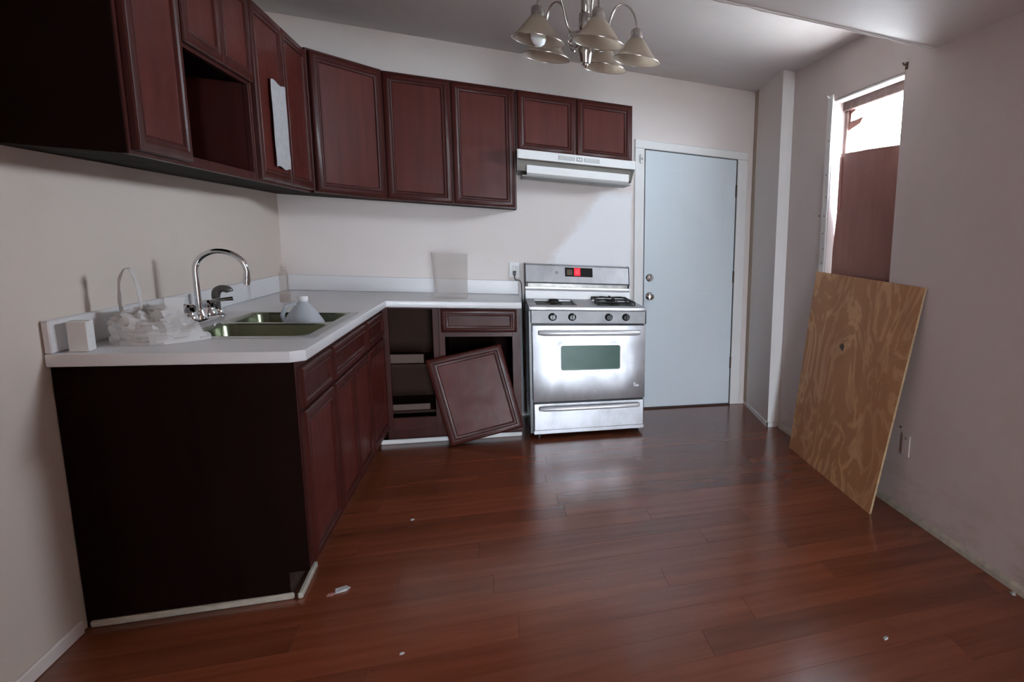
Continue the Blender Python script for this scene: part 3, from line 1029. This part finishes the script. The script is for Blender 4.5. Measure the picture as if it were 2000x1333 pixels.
for (a, b, nm) in ((1.632, 1.735, 'vent_grille'), (1.746, 1.785, 'switch_plate'), (1.796, 1.895, 'vent_grille')):
    g_ = MB().box(a, b, -.4545, -.4522, 1.862, 1.889, .001).build(nm, 'grille_grey', hd)
    sl = MB()
    if nm == 'vent_grille':
        for k in range(5):
            sl.box(a + .004, b - .004, -.4552, -.4546, 1.8645 + k * .005, 1.8665 + k * .005)
        sl.build('slats', 'enamel_white', g_)
    else:
        for k in range(2):
            sl.box(a + .005 + k * .016, a + .016 + k * .016, -.457, -.4546, 1.868, 1.883, .001)
        sl.build('switch', 'enamel_white', g_)

# ------------------------------------------------------------------ outlet with plug
def outlet(loc_x, loc_z, label, mat):
    o = empty('wall_outlet', (loc_x, 0, loc_z), 0, label, 'outlet')
    MB().box(loc_x - .035, loc_x + .035, -.0065, -.0008, loc_z - .057, loc_z + .057, .003).build('cover_plate', mat, o)
    for s in (-1, 1):
        rc = MB().lathe([(0, -.0095), (.0165, -.0095), (.0172, -.0068), (0, -.0068)], (loc_x, 0, loc_z + s * .021), 18, 'y').build('receptacle', mat, o)
        MB().box(loc_x - .008, loc_x - .0055, -.0102, -.0096, loc_z + s * .021 - .004, loc_z + s * .021 + .006)\
            .box(loc_x + .0055, loc_x + .008, -.0102, -.0096, loc_z + s * .021 - .004, loc_z + s * .021 + .006).build('slots', 'dull_black', rc)
    return o


outlet(1.358, 1.098, 'white double wall outlet between counter and stove', 'plastic_white')
pg = empty('power_plug', (1.358, -.0105, 1.07), 0, 'black power plug and cord in the outlet by the stove', 'plug')
MB().prism([(1.347, 1.090), (1.369, 1.090), (1.366, 1.060), (1.361, 1.050), (1.355, 1.050), (1.350, 1.060)], -.036, -.0106, 'y').build('plug_body', 'rubber_black', pg)
MB().tube([(1.358, -.024, 1.052), (1.359, -.026, 1.035), (1.368, -.018, 1.025), (1.390, -.012, 1.0245), (1.404, -.011, 1.0), (1.407, -.010, .8), (1.408, -.010, .3)], .003, 8).build('cord', 'rubber_black', pg, 60)

# ------------------------------------------------------------------ stove
st = empty('gas_stove', (1.81, -.38, 0), 0, 'stainless steel freestanding gas stove beside the door', 'stove')
sx0, sx1, sf = 1.441, 2.176, -.655
MB().box(sx0 - .018, sx1 - .006, sf + .02, -.03, .03, .868, .003).build('body', 'black_enamel', st)
for (a, b) in ((sx0 + .04, -.10), (sx1 - .04, -.10), (sx0 + .04, sf + .07), (sx1 - .04, sf + .07)):
    MB().lathe([(0, .0008), (.018, .0008), (.018, .006), (.010, .010), (.010, .0295), (0, .0295)], (a, b, 0), 14).build('foot', 'black_enamel', st)
# drawer
dw = MB().box(sx0 + .004, sx1 - .004, sf - .018, sf + .0195, .034, .247, .006).build('storage_drawer', 'stainless', st, 30)
MB().box(sx0 + .004, sx1 - .004, sf - .024, sf - .0185, .034, .062, .002).build('kick_lip', 'stainless', dw)


def bar_handle(parent, z, r):
    h = MB()
    pts = [(sx0 + .045, sf - .046, z), (sx0 + .07, sf - .053, z), (sx0 + .2, sf - .058, z), (sx1 - .2, sf - .058, z), (sx1 - .07, sf - .053, z), (sx1 - .045, sf - .046, z)]
    h.tube(pts, [r * .75, r, r, r, r, r * .75], 14)
    h.build('handle', 'handle_satin', parent, 50)
    for a in (sx0 + .052, sx1 - .052):
        MB().box(a - .016, a + .016, sf - .045, sf - .0185, z - r * .8, z + r * .8, .005).build('handle_mount', 'grille_grey', parent)


bar_handle(dw, .212, .015)
# oven door with window
od = cells([sx0 + .002, 1.616, 2.003, sx1 - .002], [.258, .470, .640, .776], lambda a, b: not (1.616 < a < 2.003 and .470 < b < .640), sf + .0195, sf - .030, 'y')
odo = od.build('oven_door', 'stainless', st, 40, bevel=.004)
fr = MB()
rr = lambda g, yy, r: [(p[0], yy, p[1]) for p in rrect(1.616 - g, 2.003 + g, .470 - g, .640 + g, r, 0)]
fr.rings([rr(.012, sf - .0302, .02), rr(.012, sf - .033, .02), rr(0, sf - .033, .014), rr(-.004, sf - .026, .012)])
fr.build('window_bezel', 'handle_satin', odo, 40)
MB().box(1.6165, 2.0025, sf - .026, sf - .018, .4705, .6395).build('oven_window', 'oven_glass', odo)
bar_handle(odo, .727, .019)
bd_ = MB()
bd_.box(2.094, 2.110, sf - .0325, sf - .0302, .365, .369).box(2.100, 2.104, sf - .0325, sf - .0302, .345, .369)\
   .lathe([(.004, -.0302), (.004, -.0325), (.007, -.0325), (.007, -.0302)], (2.114, sf, .350), 10, 'y').box(2.121, 2.124, sf - .0325, sf - .0302, .343, .357)\
   .box(2.127, 2.130, sf - .0325, sf - .0302, .343, .357)
bd_.build('badge', 'handle_satin', odo)
# control panel
MB().prism([(sf - .020, .784), (sf - .026, .790), (sf - .0275, .872), (sf + .019, .872), (sf + .019, .784)], sx0, sx1 - .004, 'x').build('control_panel', 'panel_steel', st)
for a, b in ((sx0 - .001, sx0 + .0), (sx1 - .0035, sx1 + .003)):
    MB().box(a - .002, b, sf - .027, sf + .01, .786, .872, .001).build('end_cap', 'black_enamel', st)
for kx in (1.568, 1.690, 1.926, 2.040):
    kb = MB().lathe([(0, -.002), (.026, -.002), (.026, -.008), (.020, -.012), (.019, -.034), (.016, -.037), (0, -.037)], (kx, sf - .022, .832), 20, 'y').build('knob', 'black_enamel', st, 40)
    MB().box(kx - .004, kx + .004, sf - .068, sf - .0595, .816, .848, .002).build('grip', 'black_enamel', kb)
    MB().lathe([(.031, -.0015), (.031, -.004), (.027, -.004), (.027, -.0015)], (kx, sf - .0235, .832), 24, 'y').build('knob_ring', 'panel_steel', kb)
# cooktop with two burner wells
cxs = [sx0 - .016, 1.478, 1.735, 1.872, 2.130, sx1 + .004]
cys = [sf - .035, sf + .075, -.135, -.025]
ck = cells(cxs, cys, lambda a, b: not (cys[1] < b < cys[2] and (1.478 < a < 1.735 or 1.872 < a < 2.130)), .873, .900)
cko = ck.build('cooktop', 'stainless', st, 40, bevel=.006)
for i, (a, b) in enumerate(((1.478, 1.735), (1.872, 2.130))):
    wl = MB().box(a + .0005, b - .0005, cys[1] + .0005, cys[2] - .0005, .8735, .885).build('burner_well', 'burner_well', cko)
    for by in (sf + .20, -.25):
        mx = (a + b) / 2
        bn = MB().lathe([(.062, 0), (.058, .004), (.040, .006), (.038, .014), (.030, .018), (0, .018)], (mx, by, .8852), 24).build('burner', 'black_iron' if i else 'burner_well', cko, 40)
        MB().lathe([(.032, .0182), (.033, .022), (.028, .026), (0, .026)], (mx, by, .8852), 20).build('burner_cap', 'black_iron', bn, 40)
    if i == 1:
        for by in (sf + .20, -.25):
            g_ = MB()
            zg = .922
            hw, hd_ = .122, .098
            for (p, q) in (((-hw, -hd_), (hw, -hd_)), ((hw, -hd_), (hw, hd_)), ((hw, hd_), (-hw, hd_)), ((-hw, hd_), (-hw, -hd_))):
                g_.tube([(mx + p[0], by + p[1], zg), (mx + q[0], by + q[1], zg)], .0055, 8)
            for p in ((-hw, 0), (hw, 0), (0, -hd_), (0, hd_)):
                g_.tube([(mx + p[0], by + p[1], zg), (mx + p[0] * .6, by + p[1] * .6, zg + .012), (mx + p[0] * .22, by + p[1] * .22, zg + .010)], .005, 8)
            for p in ((-hw, -hd_), (hw, -hd_), (hw, hd_), (-hw, hd_)):
                g_.tube([(mx + p[0], by + p[1], zg), (mx + p[0], by + p[1], .9)], .005, 8)
            g_.build('grate', 'black_iron', cko, 50)
# backguard
MB().prism([(-.006, .8735), (-.0245, .8735), (-.0245, .901), (-.125, .901), (-.112, .958), (-.085, .972), (-.085, .984), (-.006, .984)], sx0 - .014, sx1 - .012, 'x').build('backguard_base', 'handle_satin', st, 30)  # whiter than the other steel: reflected light put into its colour
MB().prism([(-.006, .9845), (-.060, .9845), (-.060, 1.03), (-.006, 1.03)], sx0 + .004, sx1 - .02, 'x').build('vent_slot', 'grimy_cooktop', st)
bgp = MB().prism([(-.006, 1.012), (-.061, 1.008), (-.100, 1.012), (-.106, 1.022), (-.080, 1.140), (-.066, 1.150), (-.006, 1.150)], sx0 - .010, sx1 - .018, 'x').build('backguard', 'stainless', st, 25)
for a in (sx0 - .015, sx1 - .0175):
    MB().prism([(-.006, .985), (-.09, .985), (-.110, 1.020), (-.083, 1.143), (-.066, 1.153), (-.006, 1.153)], a, a + .0045, 'x').build('side_trim', 'black_enamel', st)
tilt = math.atan2(.026, .118)


def on_guard(a, b, z0_, z1_, th, name, mat, parent=bgp):
    yf = lambda z: -.106 + (z - 1.022) / .118 * .026
    q = MB()
    q.add([(a, yf(z0_) - .0006, z0_), (b, yf(z0_) - .0006, z0_), (b, yf(z1_) - .0006, z1_), (a, yf(z1_) - .0006, z1_),
           (a, yf(z0_) - th, z0_), (b, yf(z0_) - th, z0_), (b, yf(z1_) - th, z1_), (a, yf(z1_) - th, z1_)],
          [(0, 1, 2, 3), (7, 6, 5, 4), (0, 4, 5, 1), (1, 5, 6, 2), (2, 6, 7, 3), (3, 7, 4, 0)])
    return q.build(name, mat, parent)


dp = on_guard(1.698, 1.893, 1.066, 1.132, .003, 'display', 'display_black')
on_guard(1.762, 1.806, 1.073, 1.130, .005, 'lit_digits', 'red_digits', dp)
on_guard(1.771, 1.797, 1.083, 1.120, .0055, 'lit_digits', 'red_digits_bright', dp)
on_guard(1.712, 1.750, 1.078, 1.118, .0042, 'touch_pad', 'brass_dark', dp)
kb = MB().lathe([(.010, -.1), (.010, -.104), (.007, -.104), (.007, -.1)], (1.64, .010, 1.092), 16, 'y').build('emblem', 'dull_black', bgp)

# ------------------------------------------------------------------ leaning plywood sheet
P00, P10 = Vector((3.050, -1.292, .0008)), Vector((2.996, -2.475, .0008))
P01, P11 = Vector((3.170, -1.318, 1.222)), Vector((3.170, -2.560, 1.205))
pl = empty('plywood_sheet', P00, 0, 'large knotty plywood sheet leaning against the right wall', 'plywood')
nrm = (P10 - P00).cross(P01 - P00).normalized()
if nrm.x > 0:
    nrm = -nrm
th = .013
NX, NZ = 6, 6
face, back = [], []
for j in range(NZ + 1):
    for i in range(NX + 1):
        u, v = i / NX, j / NZ
        p = (P00 * (1 - u) + P10 * u) * (1 - v) + (P01 * (1 - u) + P11 * u) * v
        p += -nrm * .010 * math.sin(PI * v) * 0
        face.append(p)
        back.append(p - nrm * th)
mb = MB()
idx = lambda i, j: j * (NX + 1) + i
fs = [(idx(i, j), idx(i + 1, j), idx(i + 1, j + 1), idx(i, j + 1)) for j in range(NZ) for i in range(NX)]
mb.add(face, fs)
# veneer face in sheet space: local origin at its lower far corner
shf = MB().add([p + nrm * .0 for p in face] + [p - nrm * .0015 for p in face], fs + [tuple(k + len(face) for k in q)[::-1] for q in fs])
shf.build('face_veneer', 'plywood', pl, fix=False)
core = MB()
n_ = len(face)
f2 = [p - nrm * .0016 for p in face]
core.add(f2 + back, [q for q in fs] + [tuple(k + n_ for k in q)[::-1] for q in fs])
edge = [idx(i, 0) for i in range(NX + 1)] + [idx(NX, j) for j in range(1, NZ + 1)] + [idx(i, NZ) for i in range(NX - 1, -1, -1)] + [idx(0, j) for j in range(NZ - 1, 0, -1)]
for a, b in zip(edge, edge[1:] + edge[:1]):
    core.f.append((a, b, b + n_, a + n_))
core.build('core_plies', 'plywood_edge', pl)

# painted-over outlet on the right wall behind the sheet
wo = empty('wall_plate', (XW, -2.49, .37), 0, 'painted-over cover plate low on the right wall behind the plywood', 'cover plate')
MB().box(XW - .006, XW - .0006, -2.525, -2.455, .31, .425, .002).build('cover', 'wall_paint_dirty', wo)
MB().lathe([(0, -.003), (.004, -.003), (.004, 0), (0, 0)], (XW - .006, -2.49, .405), 8, 'x').build('screw', 'dull_black', wo)
tag(MB().lathe([(0, -.003), (.006, -.002), (.004, 0), (0, 0)], (XW - .0006, -2.43, .452), 7, 'x').build('wall_nail', 'dull_black', None), 'black nail head in the right wall above the cover plate', 'nail')
tag(MB().lathe([(0, -.004), (.007, -.002), (.005, 0), (0, 0)], (XW - .0006, -1.285, 1.585), 7, 'x').build('wall_nail', 'dull_black', None), 'black nail head in the wall left of the window casing', 'nail')

# ------------------------------------------------------------------ scraps on the floor
def scrap(name, label, x, y, s, mat, a=.3, cat='scrap'):
    mb = MB()
    pts = [(-1, -.5), (.3, -.7), (1, -.1), (.7, .6), (-.6, .45)]
    c_, s_ = math.cos(a), math.sin(a)
    P = [(x + s * (c_ * p - s_ * q), y + s * (s_ * p + c_ * q)) for p, q in pts]
    top = [(p[0], p[1], .0012 + s * .35 * max(0, math.sin(i * 2.2))) for i, p in enumerate(P)]
    mb.add([(p[0], p[1], .0004) for p in P] + [(q[0], q[1], q[2] + .0016) for q in top], [tuple(range(5))[::-1], tuple(range(5, 10))] + [(k, (k + 1) % 5, 5 + (k + 1) % 5, 5 + k) for k in range(5)])
    tag(mb.build(name, mat, None), label, cat, 'scraps on the floor')


scrap('paper_scrap', 'folded white paper scrap on the floor near the cabinet corner', .694, -2.478, .027, 'paper', .5)
scrap('debris_chip', 'small reddish chip beside the white paper scrap', .664, -2.505, .013, 'red_board', .2, 'chip')
scrap('debris_chip', 'tiny pale chip on the floor in the near left foreground', .944, -2.988, .007, 'paper', .2, 'chip')
scrap('debris_chip', 'small white chip at the right wall baseboard in the foreground', 3.150, -3.385, .016, 'paper', 1.2, 'chip')
scrap('debris_chip', 'pale sliver on the floor in the right foreground', 2.48, -3.468, .012, 'paper', .3, 'chip')
scrap('debris_chip', 'pale sliver on the floor in front of the left cabinets', .86, -1.86, .009, 'paper', .6, 'chip')

# ------------------------------------------------------------------ chandelier
CX, CYc, ZR = 1.634, -1.946, 2.181
ch = empty('chandelier', (CX, CYc, 2.12), 0, 'brushed nickel chandelier with five frosted bell shades', 'chandelier')
MB().lathe([(0, HC - .0008), (.062, HC - .0008), (.064, HC - .012), (.050, HC - .026), (.016, HC - .034), (0, HC - .034)], (CX, CYc, 0), 28).build('canopy', 'nickel', ch, 40)
MB().lathe([(.008, HC - .033), (.008, 2.42), (.0, 2.42)], (CX, CYc, 0), 14).build('rod', 'nickel', ch, 60)
MB().lathe([(0, 2.432), (.010, 2.43), (.014, 2.422), (.019, 2.418), (.019, 2.360), (.017, 2.356), (.026, 2.350), (.028, 2.342), (.028, 2.285), (.022, 2.275), (.020, 2.262), (.030, 2.25), (.031, 2.215), (.034, 2.21),
            (.034, 2.195), (.026, 2.17), (.022, 2.142), (.012, 2.138), (.010, 2.128), (.005, 2.122), (0, 2.121)], (CX, CYc, 0), 28).build('column', 'nickel', ch, 35)
for k in range(5):
    a = 3.5813 + k * 2 * PI / 5
    ca, sa = math.cos(a), math.sin(a)
    P = lambda r, z, ca=ca, sa=sa: (CX + r * ca, CYc + r * sa, z)
    ctrl = [(.026, 2.275), (.045, 2.262), (.066, 2.258), (.085, 2.272), (.098, 2.305), (.108, 2.345), (.124, 2.385), (.148, 2.410), (.175, 2.412), (.200, 2.396), (.217, 2.365), (.224, 2.330), (.225, 2.312)]
    # smooth
    sm = []
    for i in range(len(ctrl) - 1):
        p0, p1, p2, p3 = ctrl[max(i - 1, 0)], ctrl[i], ctrl[i + 1], ctrl[min(i + 2, len(ctrl) - 1)]
        for q in range(4):
            s = q / 4
            f_ = lambda A_, B_, C_, D_: .5 * ((2 * B_) + (-A_ + C_) * s + (2 * A_ - 5 * B_ + 4 * C_ - D_) * s * s + (-A_ + 3 * B_ - 3 * C_ + D_) * s ** 3)
            sm.append(P(f_(p0[0], p1[0], p2[0], p3[0]), f_(p0[1], p1[1], p2[1], p3[1])))
    sm.append(P(*ctrl[-1]))
    arm = MB().tube(sm, .0048, 8).build('arm', 'nickel', ch, 60)
    sc_ = []
    for q in range(15):
        tt = q / 14
        an = -PI * .5 + tt * PI * 1.9
        r_ = .030 * (1 - .45 * tt)
        sc_.append(P(.062 + r_ * math.cos(an), 2.228 + r_ * math.sin(an) * 1.05))
    MB().tube(sc_, .0035, 6).build('scroll', 'nickel', arm, 60)
    C0 = (CX + .225 * ca, CYc + .225 * sa, 0)
    MB().lathe([(0, ZR + .140), (.012, ZR + .139), (.022, ZR + .132), (.0275, ZR + .122), (.0275, ZR + .092), (.025, ZR + .091), (.0, ZR + .100)], C0, 24).build('socket_cup', 'nickel', ch, 40)
    sh = MB()
    sh.lathe([(.0262, ZR + .097), (.030, ZR + .091), (.040, ZR + .080), (.055, ZR + .059), (.070, ZR + .037), (.085, ZR + .017), (.097, ZR + .004), (.1035, ZR), (.1035, ZR - .003), (.097, ZR - .0015), (.083, ZR + .0135), (.068, ZR + .0335),
              (.053, ZR + .0555), (.038, ZR + .077), (.026, ZR + .088)], C0, 40)
    sho = sh.build('glass_shade', 'frosted_glass', ch, 60)
    rm = MB()
    rm.tube([(C0[0] + .1035 * math.cos(2 * PI * q / 40), C0[1] + .1035 * math.sin(2 * PI * q / 40), ZR - .0015) for q in range(41)], .0022, 6, False)
    rm.build('shade_rim', 'nickel', sho, 60)
    if k == 0:
        MB().lathe([(0, ZR - .026), (.012, ZR - .024), (.024, ZR - .014), (.031, ZR + .004), (.031, ZR + .020), (.026, ZR + .038), (.017, ZR + .056), (.0135, ZR + .066), (.0135, ZR + .09), (0, ZR + .09)], C0, 28).build('bulb', 'bulb_white', ch, 60)

# ------------------------------------------------------------------ unseen fill lamp, added behind the camera to warm and brighten the room
lm = empty('fill_lamp', (2.1, -5.75, HS - .09), 0, 'round warm fill lamp added behind the camera', 'lamp')
t = NT('fill_lamp_glow')
t.set(Base_Color=(.8, .75, .65), Emission_Color=(1., .74, .46), Emission_Strength=FILL_LAMP)
M['fill_lamp_glow'] = t.m
MB().lathe([(0, HS - .001), (.17, HS - .001), (.17, HS - .018), (.15, HS - .022), (0, HS - .022)], (2.1, -5.75, 0), 32).build('lamp_base', 'nickel', lm, 40)
MB().lathe([(.15, HS - .0225), (.148, HS - .045), (.12, HS - .07), (.07, HS - .086), (0, HS - .09)], (2.1, -5.75, 0), 32).build('lamp_dome', 'fill_lamp_glow', lm, 60)
